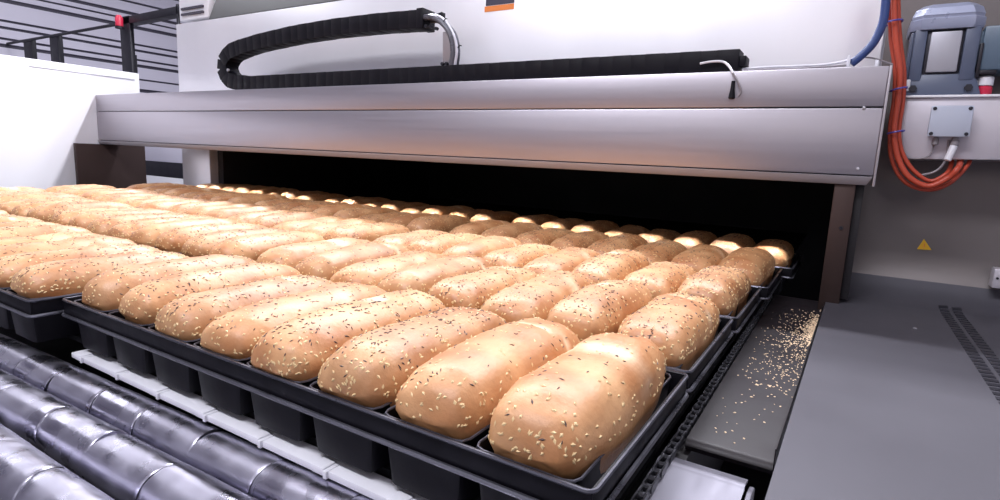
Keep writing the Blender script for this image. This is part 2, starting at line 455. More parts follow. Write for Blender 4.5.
# fan cap
m = MB()
cx, cy = 0.312, 1.43
def octo(hw, hd_, ch): return [(cx-hw, cy-hd_+ch), (cx-hw+ch, cy-hd_), (cx+hw-ch, cy-hd_), (cx+hw, cy-hd_+ch), (cx+hw, cy+hd_-ch), (cx+hw-ch, cy+hd_), (cx-hw+ch, cy+hd_), (cx-hw, cy+hd_-ch)]
LV = lambda zz: 0.638+(zz-0.634)*1.22
levels = [(0.072, 0.070, 0.022, 0.634), (0.074, 0.072, 0.022, 0.640), (0.074, 0.072, 0.022, 0.654), (0.071, 0.069, 0.021, 0.656), (0.071, 0.069, 0.021, 0.660), (0.072, 0.070, 0.022, 0.662), (0.066, 0.064, 0.022, 0.676), (0.052, 0.050, 0.018, 0.685)]
rings = [[m.bm.verts.new((x, y, LV(zz))) for x, y in octo(a, b, c)] for a, b, c, zz in levels]
for A, B in zip(rings, rings[1:]):
    for k in range(8): m.bm.faces.new((A[k], A[(k+1) % 8], B[(k+1) % 8], B[k]))
m.bm.faces.new(rings[0][::-1]); m.bm.faces.new(rings[-1])
mp_('fan_cap', m, 'motor_cap_paint', angle=25)
# flared flange
m = MB()
m.hexa([(0.243, 1.362, 0.4805), (0.398, 1.362, 0.4805), (0.398, 1.49, 0.4805), (0.243, 1.49, 0.4805),
        (0.254, 1.368, 0.532), (0.382, 1.368, 0.532), (0.382, 1.49, 0.532), (0.254, 1.49, 0.532)], 0.003)
mp_('base_flange', m, 'motor_paint')
for x in (0.262, 0.372):
    mp_('flange_bolt', MB().lathe([(0.009, -0.004), (0.009, 0.0), (0.004, 0.006)], (x, 1.361, 0.497), 'Y', 6), 'screw_dark')
m = MB(); m.box(0.242, 0.256, 1.360, 1.372, 0.4915, 0.520, 0.003)
mp_('foot_lug', m, 'white_panel')
# gearbox at right
m = MB(); m.box(0.385, 0.55, 1.365, 1.48, 0.537, 0.640, 0.006); m.box(0.372, 0.39, 1.375, 1.47, 0.55, 0.63, 0.003)
mp_('gearbox', m, 'gearbox_paint')
m = MB(); m.box(0.381, 0.388, 1.36, 1.37, 0.52, 0.60, 0.002); m.box(0.3845, 0.42, 1.362, 1.40, 0.528, 0.537, 0.002)
mp_('gearbox_seal', m, 'frame_black')
pl = thing('plug_connector', 'red and white plug standing on the shelf under the gearbox', 'plug', (0.405, 1.385, 0.48))
o = MB().lathe([(0.014, 0.0), (0.016, 0.004), (0.0165, 0.018), (0.013, 0.022)], (0, 0, 0), 'Z', 16).build('plug_base', 'red_plastic', pl); tag(o, 'red base')
o = MB().lathe([(0.0125, 0.0225), (0.0165, 0.024), (0.0165, 0.042), (0.011, 0.046)], (0, 0, 0), 'Z', 16).build('plug_cap', 'cable_white', pl); tag(o, 'white cap')

jb = thing('junction_box', 'pale grey junction box with four dark screws below the motor', 'junction box', (0.345, 1.345, 0.415))
def jp(name, mb, mat, **k):
    o = mb.build(name, mat, **k); o.parent = jb; o.matrix_parent_inverse = Matrix.Translation((-0.345, -1.345, -0.415)); return o
jp('box_body', MB().box(0.306, 0.384, 1.332, 1.3595, 0.380, 0.450, 0.004), 'box_grey')
jp('lid', MB().box(0.304, 0.386, 1.326, 1.333, 0.378, 0.452, 0.003), 'box_grey')
for x in (0.311, 0.379):
    for zz in (0.385, 0.445):
        jp('screw', MB().lathe([(0.0042, -0.0015), (0.0042, 0.002)], (x, 1.326, zz), 'Y', 12), 'screw_dark')
jp('cable_gland', MB().lathe([(0.006, 0.0), (0.009, 0.002), (0.009, 0.012), (0.007, 0.014), (0.007, 0.02)], (0.362, 1.345, 0.358), 'Z', 12), 'cable_grey')
jp('cable_gland', MB().lathe([(0.005, 0.0), (0.007, 0.002), (0.007, 0.012), (0.005, 0.02)], (0.324, 1.345, 0.358), 'Z', 12), 'cable_grey')
o = jp('white_connector', MB().tube([(0.361, 1.338, 0.357), (0.357, 1.335, 0.34), (0.352, 1.332, 0.322)], 0.008, 12), 'cable_white'); tag(o, 'white cable connector')

# cables at the right
YC = 1.325
def cab(pix, Y=YC, end=()): return rounded([at(a, b, Y) for a, b in pix]+list(end), 8)
o = MB().tube(cab([(895, -30), (894, 0), (896, 40), (900, 70), (898, 100), (894, 130), (897, 155), (908, 176), (928, 186), (948, 178), (958, 168)], end=[(0.383, 1.375, 0.318), (0.385, 1.40, 0.334)]), 0.0068, 12).build('motor_cable', 'cable_orange'); tag(o, 'thick orange cable looping below the junction box, foremost of three', 'cable', 'orange cables beside the header')
o2 = MB().tube(cab([(899, -30), (898, 0), (900, 40), (904, 72), (903, 100), (899, 130), (902, 152), (913, 170), (930, 181), (946, 174)], 1.343, [(0.366, 1.375, 0.312), (0.368, 1.40, 0.334)]), 0.0052, 12).build('motor_cable', 'cable_orange'); tag(o2, 'orange cable on the inside of the loop below the junction box', 'cable', 'orange cables beside the header')
o3 = MB().tube(cab([(893, -30), (890, 0), (891, 40), (895, 70), (894, 100), (890, 130), (892, 160), (905, 182), (928, 190), (950, 183)], 1.343, [(0.398, 1.375, 0.312), (0.404, 1.40, 0.334)]), 0.0048, 12).build('motor_cable', 'cable_orange'); tag(o3, 'thinner orange cable on the outside of the loop below the junction box', 'cable', 'orange cables beside the header')
o = MB().tube(cab([(889, -30), (886, 0), (883, 22), (874, 42), (862, 55), (851, 64)], 1.312), 0.010, 14).build('air_hose', 'cable_blue'); tag(o, 'blue hose curving down to the right end of the header top', 'hose')
o = MB().tube(cab([(949, 140), (948, 150), (944, 163), (934, 172), (916, 176)], 1.352), 0.0028, 8).build('sensor_cable', 'cable_grey'); tag(o, 'thin grey cable dropping from the junction box into the orange loop', 'cable')
o = MB().tube(cab([(934, 138), (933, 148), (927, 157), (910, 158), (902, 150)], 1.353), 0.002, 8).build('sensor_cable', 'cable_grey'); tag(o, 'thin grey cable looping left from the junction box', 'cable')
def tie(px, py, w, lab):
    p = at(px, py, YC)
    pts = [(p.x+w*math.cos(a), YC+0.008+0.024*math.sin(a), p.z+0.004*math.cos(a)) for a in [2*PI*k/20 for k in range(20)]]
    m = MB().tube(pts, 0.0022, 6, closed=True)
    o = m.build('cable_tie', 'tie_violet'); tag(o, lab, 'cable tie', 'violet cable ties')
tie(892, 22, 0.022, 'violet cable tie around the blue and orange hoses, topmost')
tie(899, 89, 0.017, 'violet cable tie around the orange cables level with motor base')
tie(896, 132, 0.017, 'violet cable tie around the orange cables level with junction box')
# thin cables lying on the header top
def topcab(pix, Y, r, mat, lab, nm='loose_cable'):
    o = MB().tube(cab(pix, Y), r, 8).build(nm, mat); tag(o, lab, 'cable', 'thin cables along the header top')
topcab([(742, 69), (770, 67), (800, 66), (830, 64), (855, 58), (872, 47)], 1.318, 0.0032, 'cable_white', 'white cable lying along the header top towards the blue hose')
topcab([(744, 71.5), (765, 69.5), (790, 69), (815, 67.5), (850, 65)], 1.300, 0.0028, 'cable_grey', 'dark grey cable lying along the front edge of the header top')
topcab([(858, 57), (872, 58), (886, 62), (893, 64.5)], 1.335, 0.002, 'cable_grey', 'short grey wire from the blue hose to the header end')
# clips
p = at(849, 61, 1.30)
m = MB(); m.box(p.x-0.004, p.x+0.003, 1.292, 1.31, 0.5415, p.z+0.012, 0.001)
o = m.build('hose_clip', 'cable_white'); tag(o, 'white clip at the lower end of the blue hose', 'clip')
p = at(877, 62, 1.33)
m = MB(); m.box(p.x-0.004, p.x+0.004, 1.325, 1.335, 0.5415, 0.565, 0.001)
o = m.build('cable_clip', 'cable_white'); tag(o, 'white clip near the right end of the header top', 'clip')

# ------------------------------------------------------------------ cable drag chain on the header
YD = 1.33
dc = thing('drag_chain', 'black cable drag chain looped along the top of the header', 'cable chain', (-1.3, YD, 0.545))
def dp(name, mb, mat, **k):
    o = mb.build(name, mat, **k); o.parent = dc; o.matrix_parent_inverse = Matrix.Translation((1.3, -YD, -0.545)); return o
def chain_run(path, h, wy=0.035, step=0.052):
    """links along a path in the x-z plane"""
    P = [Vector((a, 0, b)) for a, b in path]
    # resample
    out = [P[0].copy()]; acc = 0
    L = []
    for a, b in zip(P, P[1:]): L.append((b-a).length)
    tot = sum(L); n = max(2, round(tot/step))
    def pos(s):
        for a, b, l in zip(P, P[1:], L):
            if s <= l: return a+(b-a)*(s/l)
            s -= l
        return P[-1].copy()
    m = MB()
    for k in range(n):
        a, b = pos(tot*k/n), pos(tot*(k+1)/n)
        d = (b-a); ln = d.length; d.normalize(); nrm = Vector((-d.z, 0, d.x))
        ov_ = 0.004
        a2, b2 = a-d*ov_, b+d*ov_
        hh = h/2*(1.0 if k % 2 == 0 else 0.985)
        y0, y1 = (YD-wy, YD+wy) if k % 2 == 0 else (YD-wy+0.0004, YD+wy-0.0004)
        pts = []
        for yy in (y0, y1):
            for pnt, sg in ((a2, -1), (b2, -1), (b2, 1), (a2, 1)):
                q_ = pnt+nrm*hh*sg
                pts.append((q_.x, yy, q_.z))
        m.hexa(pts, 0.0012)
    return m
low = [(-0.150, 0.574), (-1.2, 0.574), (-2.36, 0.575)]
dp('lower_run', chain_run(low, 0.062), 'plastic_black')
bend = [(-2.36, 0.575)]
for k in range(1, 12):
    a = -PI/2-PI*k/12
    bend.append((-2.40+0.128*math.cos(a)*1.0, 0.665+0.09*math.sin(a)))
bend = [(-2.36, 0.577), (-2.42, 0.578), (-2.48, 0.592), (-2.525, 0.625), (-2.535, 0.665), (-2.515, 0.700), (-2.46, 0.727), (-2.38, 0.742)]
dp('bend', chain_run(bend, 0.070, step=0.042), 'plastic_black')
up = [(-2.38, 0.742), (-2.25, 0.758), (-2.0, 0.776), (-1.75, 0.784), (-1.5, 0.784), (-1.285, 0.778)]
dp('upper_run', chain_run(up, 0.066), 'plastic_black')
p = at(228, 70, YD-0.037)
o = dp('hinge_pin', MB().lathe([(0.007, -0.003), (0.007, 0.004)], (p.x, YD-0.037, p.z), 'Y', 14), 'screw_bright'); tag(o, 'bright hinge pin')
dp('end_bracket', MB().box(-1.30, -1.268, YD-0.038, YD+0.038, 0.742, 0.816, 0.003), 'plastic_black')
dp('end_bracket', MB().box(-0.150, -0.128, YD-0.03, YD+0.03, 0.560, 0.588, 0.003), 'plastic_black')
# end arm and hoses at the moving end
ha = thing('hose_carrier', 'curved grey hose carrier arm at the end of the upper drag chain', 'hose carrier', (-1.15, YD, 0.605))
def hpp(name, mb, mat, **k):
    o = mb.build(name, mat, **k); o.parent = ha; o.matrix_parent_inverse = Matrix.Translation((1.15, -YD, -0.605)); return o
for dy, r, mt_, off in ((-0.022, 0.0055, 'hose_light', 0.016), (-0.024, 0.011, 'hose_grey', 0.002), (0.012, 0.010, 'hose_grey', -0.004)):
    pts = rounded([(-1.275, YD+dy, 0.782+off*0.4), (-1.23, YD+dy, 0.778+off*0.6), (-1.185, YD+dy, 0.755+off), (-1.15+off*0.8, YD+dy, 0.715), (-1.135+off, YD+dy, 0.66), (-1.14+off, YD+dy, 0.606)], 6)
    hpp('hose', MB().tube(pts, r, 10), mt_)
m = MB(); m.prism([(-1.185, 0.606), (-1.150, 0.606), (-1.150, 0.69), (-1.162, 0.725), (-1.188, 0.728)], YD-0.018, YD+0.02, 'Y', 0.002)
hpp('arm_plate', m, 'cable_grey')
m = MB(); m.prism([(-1.268, 0.786), (-1.235, 0.782), (-1.2, 0.779), (-1.2, 0.80), (-1.235, 0.793), (-1.268, 0.80)], YD-0.012, YD+0.012, 'Y', 0.001)
hpp('clamp', m, 'plastic_black')
for (x, zz) in ((-1.176, 0.762), (-1.108, 0.665)):
    hpp('tie_tail', MB().tube([(x, YD-0.03, zz), (x+0.012, YD-0.034, zz+0.006), (x+0.02, YD-0.036, zz+0.004)], 0.002, 6), 'plastic_black')
for k, (x, zz) in enumerate(((-1.262, 0.752), (-1.238, 0.748), (-1.212, 0.739), (-1.18, 0.612), (-1.16, 0.612))):
    hpp('roller_pin', MB().lathe([(0.006, -0.006), (0.006, 0.006)], (x, YD-0.024, zz), 'Y', 10), 'screw_dark')

# zip tie and hanging sensor at the end of the lower chain
zt = thing('hanging_sensor', 'small black sensor hanging on a white zip tie at the chain end', 'sensor', (-0.15, 1.26, 0.5))
def zp(name, mb, mat, **k):
    o = mb.build(name, mat, **k); o.parent = zt; o.matrix_parent_inverse = Matrix.Translation((0.15, -1.26, -0.5)); return o
YZ = 1.285
pts = rounded([at(700, 63.5, YZ), at(712, 61.5, YZ), at(722, 61.5, YZ), at(728, 65, 1.272), at(732, 71, 1.258), at(735, 76, 1.254)], 6)
zp('zip_tie', MB().tube(pts, 0.0032, 8), 'cable_white')
pts = rounded([at(733, 73, 1.254), at(738, 82, 1.252), at(741, 91, 1.252), at(738, 97, 1.252)], 6)
zp('lead', MB().tube(pts, 0.0028, 8), 'cable_grey')
a, b = at(733.5, 81, 1.25), at(731.5, 99, 1.25)
zp('sensor_body', MB().tube([a, (a+b)/2, b+Vector((0, 0, 0.003)), b], 0.006, 12, radii=[0.005, 0.006, 0.009, 0.007]), 'plastic_black')

# ------------------------------------------------------------------ background gantry, beacon, cabinet
YG = 2.6
gf = thing('gantry_frame', 'black steel gantry frame behind the white side housing', 'frame', (-5.5, YG, ZF))
def gp(name, mb, mat='frame_black', **k):
    o = mb.build(name, mat, **k); o.parent = gf; o.matrix_parent_inverse = Matrix.Translation((5.5, -YG, -ZF)); return o
def post(px0, px1, pt_, y=YG, nm='post', dep=0.12):
    a, b = at(px0, pt_, y), at(px1, pt_, y)
    return gp(nm, MB().box(a.x, b.x, y, y+dep, ZF, a.z, 0.005), smooth=True)
post(119, 129, 17, dep=0.04); post(127, 133, 55, YG+0.2, dep=0.04)
post(49, 57.5, 36, dep=0.05); post(23, 31, 40, dep=0.05)
a, b = at(119, 20, YG), at(183, 7, YG)
gp('crossbeam', MB().hexa([(a.x, YG, a.z-0.05), (b.x, YG, b.z-0.05), (b.x, YG+0.1, b.z-0.05), (a.x, YG+0.1, a.z-0.05), (a.x, YG, a.z+0.02), (b.x, YG, b.z+0.02), (b.x, YG+0.1, b.z+0.02), (a.x, YG+0.1, a.z+0.02)], 0.004))
post(175.5, 177.5, 4, dep=0.02)
a, b = at(0, 45, YG), at(119, 24, YG)
gp('brace', MB().tube([a, b], 0.016, 8))
p = at(119, 19, YG-0.05)
bc = thing('red_beacon', 'small red beacon on top of the black gantry post', 'beacon', (p.x, YG-0.05, p.z-0.03))
MB().lathe([(0.030, -0.04), (0.034, -0.035), (0.034, 0.04), (0.02, 0.065)], (0, 0, 0), 'Z', 16).build('lens', 'red_plastic', bc)
MB().lathe([(0.038, -0.06), (0.038, -0.0405)], (0, 0, 0), 'Z', 16).build('base', 'frame_black', bc)
# low machine seen through the gap under the header: white casing, black belt, white casing
Yb_ = 3.4
pa, pb = at(120, 160, Yb_), at(200, 166, Yb_)
pa.x = max(pa.x, -7.8)
mc = thing('background_conveyor', 'white conveyor with a black side band seen under the header at left', 'conveyor', (pa.x, Yb_, ZF))
def bp_(name, z0, z1, mat):
    o = MB().box(pa.x-1.0, pb.x+0.1, Yb_, Yb_+0.3, z0, z1, 0.005).build(name, mat); o.parent = mc; o.matrix_parent_inverse = Matrix.Translation((-pa.x, -Yb_, -ZF)); return o
za, zb = at(165, 162, Yb_).z, at(165, 177, Yb_).z
bp_('upper_casing', za, za+0.35, 'slat_white'); bp_('side_band', zb, za, 'frame_black'); bp_('lower_casing', ZF, zb, 'white_panel')

# ------------------------------------------------------------------ conveyor in front: rollers, bright floor strip, belt, ledge, chain
RR_ = 0.035
rng = random.Random(5)
for i, (yc, lab) in enumerate(((-0.026, 'shiny steel roller nearest the black loaf pans'), (-0.102, 'shiny steel roller in the middle of the three rollers'), (-0.182, 'shiny steel roller farthest from the pans, in the bottom left corner'))):
    t = thing('conveyor_roller', lab, 'roller', (0, yc+(0.026, 0.024, 0.007)[i], -0.14), 'steel rollers in front of the pans')
    t.rotation_euler = (0, 0, (0.029, 0.027, 0.009)[i])
    MB().lathe([(0.012, -1.75), (0.012, 0.12)], (0, 0, 0), 'X', 16).build('shaft', 'chain_steel', t)
    x = -1.7+0.04*i
    while x < 0.06:
        ln = 0.125+rng.uniform(-0.02, 0.02)
        x1 = min(x+ln, 0.1)
        m = MB()
        prof_ = [(RR_-0.0008, x+0.0003), (RR_-0.0002, x+0.002)]
        nn = 8
        for k in range(nn+1):
            prof_.append((RR_+rng.uniform(-0.00015, 0.00015), x+0.005+(x1-x-0.010)*k/nn))
        prof_ += [(RR_-0.0002, x1-0.002), (RR_-0.0008, x1-0.0003)]
        m.lathe(prof_, (0, 0, 0), 'X', 40)
        ph = rng.uniform(0, 6)
        sk = rng.uniform(0.1, 0.22)*rng.choice((-1, 1))
        for v in m.bm.verts:
            a = math.atan2(v.co.z, v.co.y)
            v.co.x += sk*0.04*math.sin(a+1)   # slanted seams of the wrapped cover
            rr = 1+0.010*math.sin(2*a+ph+v.co.x*20)
            v.co.y *= rr; v.co.z *= rr
        m.build('sleeve', 'roller_steel', t, angle=60)
        x = x1+0.0005

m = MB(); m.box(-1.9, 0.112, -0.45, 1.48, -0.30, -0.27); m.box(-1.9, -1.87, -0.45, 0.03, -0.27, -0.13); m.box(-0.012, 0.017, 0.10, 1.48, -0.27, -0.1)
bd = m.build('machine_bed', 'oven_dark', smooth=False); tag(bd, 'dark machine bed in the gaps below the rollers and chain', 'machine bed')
rl = thing('bright_floor_strip', 'white strip standing in for bright floor seen under the front pans', 'strip', (0, 0, -0.1))  # white bar stands in for the bright floor under the pans
MB().box(-0.985, 0.0, -0.001, 0.03, -0.004, 0.005, 0.001).build('bar', 'floor_strip_white', rl)
for k in range(9):
    x = -0.955+0.1222*k
    m = MB(); m.box(x-0.012, x+0.010, -0.004, 0.018, -0.003, 0.008, 0.003); m.box(x+0.010, x+0.016, -0.005, 0.016, -0.004, 0.006, 0.001)
    m.build('clip', 'floor_strip_white', rl)  # bumps stand in for bright floor showing between the tins

m = MB(); m.box(-3.70, -0.02, 0.035, 3.4, -0.098, -0.0885)
bl = m.build('conveyor_belt', 'belt_dark', smooth=False); tag(bl, 'dark wire conveyor belt carrying the loaf pans into the oven', 'conveyor belt')
m = MB()
for k in range(40):
    y = 0.06+k*0.08
    m.box(-3.69, -0.024, y, y+0.01, -0.0892, -0.0882)
m.build('cross_rod', 'belt_dark', bl, smooth=False)
b0 = m  # noqa

# ledge with crumbs
lg = thing('crumb_ledge', 'dark steel ledge strewn with crumbs along the right of the pans', 'ledge', (0.07, 0.8, -0.09))
ZL = -0.082
m = MB()
pr = [(0.318, -0.098), (0.313, -0.090), (0.316, -0.085), (0.325, ZL), (1.385, ZL), (1.385, -0.09), (0.332, -0.09), (0.325, -0.098)]
m.prism(pr, 0.010, 0.1165, 'X')
for v in m.bm.verts:
    if v.co.x > 0.05: v.co.x += 0.0235*(v.co.y-0.3)/1.2
o = m.build('ledge_plate', 'tray_steel', angle=50); o.parent = lg; o.matrix_parent_inverse = Matrix.Translation((-0.07, -0.8, 0.09))
m = MB(); m.hexa([(0.1168, 0.32, -0.10), (0.1183, 0.32, -0.10), (0.1405, 1.4, -0.10), (0.139, 1.4, -0.10), (0.1168, 0.32, -0.064), (0.1183, 0.32, -0.064), (0.1405, 1.4, -0.064), (0.139, 1.4, -0.064)])
o = m.build('side_upstand', 'tray_steel', smooth=False); o.parent = lg; o.matrix_parent_inverse = Matrix.Translation((-0.07, -0.8, 0.09))

def seed_geo(bm, p, n, L, W, T, rng):
    t = n.orthogonal().normalized(); bnn = n.cross(t)
    a = rng.uniform(0, 2*PI); u = math.cos(a)*t+math.sin(a)*bnn; w = n.cross(u)
    c = [u*L, w*W, -u*L*0.8, -w*W]
    vs = [bm.verts.new(p+x) for x in c]
    tp = bm.verts.new(p+n*T); bt = bm.verts.new(p-n*T)
    for k in range(4):
        bm.faces.new((vs[k], vs[(k+1) % 4], tp)); bm.faces.new((vs[(k+1) % 4], vs[k], bt))

rng = random.Random(11)
m = MB()
def crumb_at(x, y, s):
    seed_geo(m.bm, Vector((x, y, ZL+0.0006)), Vector((0, 0, 1)), s, s*0.6, s*0.4, rng)
for k in range(620):
    y = rng.triangular(0.5, 1.25, 1.0)
    ex = 0.1165+0.0235*(y-0.3)/1.2
    x = ex-0.002-abs(rng.gauss(0, 0.042))
    if x < 0.022: continue
    crumb_at(x, y, rng.uniform(0.0012, 0.0030))
for k in range(420):
    y = rng.gauss(1.06, 0.07); ex = 0.1165+0.0235*(y-0.3)/1.2
    crumb_at(ex-0.002-abs(rng.gauss(0, 0.009)), y, rng.uniform(0.0015, 0.0034))
for k in range(60):
    y = rng.uniform(0.34, 0.75); crumb_at(rng.uniform(0.025, 0.112), y, rng.uniform(0.0014, 0.0034))
o = m.build('bread_crumbs', 'crumb'); tag(o, 'pale crumbs and sesame seeds scattered on the dark steel ledge', 'crumbs', kind='stuff')

# roller chain between pans and ledge
ch = thing('conveyor_chain', 'dark roller chain running between the pans and the crumb ledge', 'chain', (0.01, 0.6, -0.085))
ml, mr_ = MB(), MB()
for k in range(62):
    y = 0.12+k*0.02
    for sx in (-0.0052, 0.0052):
        x = 0.0015+sx*(1.0 if k % 2 else 0.75)
        pr = []
        for a in range(12):
            t = 2*PI*a/12
            yy = y+0.0068*math.cos(t)+(0.0062 if math.cos(t) > 0 else -0.0062); pr.append((yy, -0.083+0.0065*math.sin(t)*(0.75 if abs(math.cos(t)) < 0.3 else 1)))
        ml.prism(pr, x-0.001, x+0.001, 'X')
    mr_.lathe([(0.0045, -0.0055), (0.0045, 0.0055)], (0.0015, y+0.0095, -0.083), 'X', 10)
for mm, nm in ((ml, 'link_plates'), (mr_, 'chain_rollers')):
    o = mm.build(nm, 'chain_steel'); o.parent = ch; o.matrix_parent_inverse = Matrix.Translation((-0.01, -0.6, 0.085))

# bright guard below the ledge
gd = thing('roller_guard', 'bright curved steel guard at the bottom, in front of the crumb ledge', 'guard', (0.06, 0.24, -0.15))
m = MB()
pr = [(0.280, -0.094)]
for k in range(7):
    a = math.radians(60+k*10); pr.append((0.255+0.02*math.cos(a), -0.1075+0.02*math.sin(a)))
pr.append((0.16, -0.091))
for k in range(1, 10):
    a = math.radians(90+k*11); pr.append((0.16+0.06*math.cos(a), -0.151+0.06*math.sin(a)))
pr2 = [(y+0.002, zz-0.004) for y, zz in pr[::-1]]
m.prism(pr+pr2, -0.010, 0.094, 'X')
o = m.build('curved_sheet', 'guard_steel', angle=40); o.parent = gd; o.matrix_parent_inverse = Matrix.Translation((-0.06, -0.24, 0.15))
m = MB(); m.prism([(0.278, -0.10), (0.25, -0.093), (0.16, -0.096), (0.11, -0.13), (0.10, -0.2), (0.26, -0.2)], 0.0965, 0.103, 'X', 0.002)
o = m.build('end_plate', 'guard_steel'); o.parent = gd; o.matrix_parent_inverse = Matrix.Translation((-0.06, -0.24, 0.15))

# ------------------------------------------------------------------ pans
PITCH_X, DY = 0.1222, 0.3487
PD = 0.336
def make_pan(n):
    W = n*PITCH_X+0.025-0.0
    t = bpy.data.objects.new('loaf_pan', None); COL.objects.link(t); t.empty_display_size = 0.05
    # origin: front right corner at rim height; the pan spans x -W..0, y 0..PD
    def band(z0, z1, th, out=0.0):
        m = MB()
        m.box(-W-out, out, -out, th, z0, z1, 0.0008); m.box(-W-out, out, PD-th, PD+out, z0, z1, 0.0008)
        m.box(-W-out, -W+th, th, PD-th, z0, z1, 0.0008); m.box(-th, out, th, PD-th, z0, z1, 0.0008)
        return m
    band(-0.030, 0.0, 0.003).build('strap_band', 'pan_black', t)
    rect = lambda o, zz: [(-W-o, -o, zz), (-W/2, -o, zz), (o, -o, zz), (o, PD/2, zz), (o, PD+o, zz), (-W/2, PD+o, zz), (-W-o, PD+o, zz), (-W-o, PD/2, zz)]
    def loop(o, zz, r):
        pts = []
        R = 0.010
        cs = [(-W-o+R, -o+R, PI), (o-R, -o+R, 1.5*PI), (o-R, PD+o-R, 0), (-W-o+R, PD+o-R, 0.5*PI)]
        for (x, y, a0) in cs:
            for k in range(5):
                a = a0+PI/2*k/4
                pts.append((x+R*math.cos(a), y+R*math.sin(a), zz))
        return MB().tube(pts, r, 6, closed=True)
    loop(0.0015, -0.001, 0.0022).build('top_rim', 'rim_worn', t)
    loop(0.003, -0.028, 0.0030).build('lower_bead', 'bead_worn', t)
    for k in range(n):
        xc = -0.0125-PITCH_X*(k+0.5)
        m = MB()
        hw0, hw1 = 0.0555, 0.047
        ya0, yb0, ya1, yb1 = 0.006, PD-0.006, 0.012, PD-0.012
        zt_, zb_ = -0.004, -0.085
        O = [(xc-hw0, ya0, zt_), (xc+hw0, ya0, zt_), (xc+hw0, yb0, zt_), (xc-hw0, yb0, zt_)]
        Bt = [(xc-hw1, ya1, zb_), (xc+hw1, ya1, zb_), (xc+hw1, yb1, zb_), (xc-hw1, yb1, zb_)]
        th = 0.0015
        Oi = [(xc-hw0+th, ya0+th, zt_), (xc+hw0-th, ya0+th, zt_), (xc+hw0-th, yb0-th, zt_), (xc-hw0+th, yb0-th, zt_)]
        Bi = [(xc-hw1+th, ya1+th, zb_+th), (xc+hw1-th, ya1+th, zb_+th), (xc+hw1-th, yb1-th, zb_+th), (xc-hw1+th, yb1-th, zb_+th)]
        V = [[m.bm.verts.new(p) for p in q_] for q_ in (O, Bt, Oi, Bi)]
        for i in range(4):
            j = (i+1) % 4
            m.bm.faces.new((V[0][i], V[0][j], V[1][j], V[1][i])); m.bm.faces.new((V[2][j], V[2][i], V[3][i], V[3][j]))
            m.bm.faces.new((V[0][j], V[0][i], V[2][i], V[2][j]))
        m.bm.faces.new(V[1]); m.bm.faces.new(V[3][::-1])
        ve = [e for e in m.bm.edges if abs(e.verts[0].co.z-e.verts[1].co.z) > 0.05]
        bmesh.ops.bevel(m.bm, geom=ve, offset=0.008, segments=2, profile=0.5, affect='EDGES')
        tn = m.build('tin', 'pan_black', t)
        z_ = -0.003; R = 0.012
        pts = [(xc-hw0, ya0+R, z_), (xc-hw0+R*0.3, ya0+R*0.3, z_), (xc-hw0+R, ya0, z_), (xc+hw0-R, ya0, z_), (xc+hw0-R*0.3, ya0+R*0.3, z_), (xc+hw0, ya0+R, z_), (xc+hw0, yb0-R, z_), (xc+hw0-R*0.3, yb0-R*0.3, z_), (xc+hw0-R, yb0, z_), (xc-hw0+R, yb0, z_), (xc-hw0+R*0.3, yb0-R*0.3, z_), (xc-hw0, yb0-R, z_)]
        MB().tube(pts, 0.0016, 6, closed=True).build('tin_rim', 'rim_worn', tn)
    return t
def kids(o): return list(o.children)
def copy_tree(o, parent=None):
    c = o.copy(); COL.objects.link(c)
    if parent: c.parent = parent
    for ch_ in kids(o): copy_tree(ch_, c)
    return c

ROWN = ['front', 'second', 'third', 'fourth', 'fifth', 'sixth']
COLN = ['right end', 'middle', 'left end']
ORD = ['first', 'second', 'third', 'fourth', 'fifth', 'sixth', 'seventh', 'eighth', 'ninth', 'tenth', 'eleventh', 'twelfth', 'thirteenth', 'fourteenth',
       'fifteenth', 'sixteenth', 'seventeenth', 'eighteenth', 'nineteenth', 'twentieth', 'twenty-first', 'twenty-second', 'twenty-third', 'twenty-fourth', 'twenty-fifth', 'twenty-sixth', 'twenty-seventh', 'twenty-eighth', 'twenty-ninth', 'thirtieth']

# ------------------------------------------------------------------ loaves
def loaf_shape(seed):
    rng = random.Random(seed)
    L, W, H, Dp = 0.326+rng.uniform(-0.006, 0.003), 0.1185+rng.uniform(-0.003, 0.0015), 0.0525+rng.uniform(-0.004, 0.005), 0.055
    y0 = rng.uniform(0.025, 0.075); sl = rng.uniform(-0.35, 0.35); has = 0 if seed in (3,) else 1
    hump = rng.uniform(-0.05, 0.05)
    nu, nv = 44, 36
    off = Vector((seed*3.7, seed*1.3, seed*2.1))
    def surf(i, j):
        t = -PI/2+PI*(i/nu)
        s, c = math.sin(t), math.cos(t)
        y = L/2*math.copysign(abs(s)**0.52, s)
        k = max(c, 0)**0.42
        kz = max(c, 0)**0.60
        a = 2*PI*j/nv
        ca, sa = math.cos(a), math.sin(a)
        x = W/2*k*math.copysign(abs(ca)**0.72, ca)
        if sa >= 0: zz = H*kz*abs(sa)**0.86
        else:
            zz = -Dp*kz*abs(sa)**0.5; x *= 0.95; y *= 0.955
        zz += 0.004
        if sa >= 0:
            zz *= 1+hump*y/L*2
        return Vector((x, y, zz)), sa
    return L, W, H, y0, sl, has, nu, nv, off, surf
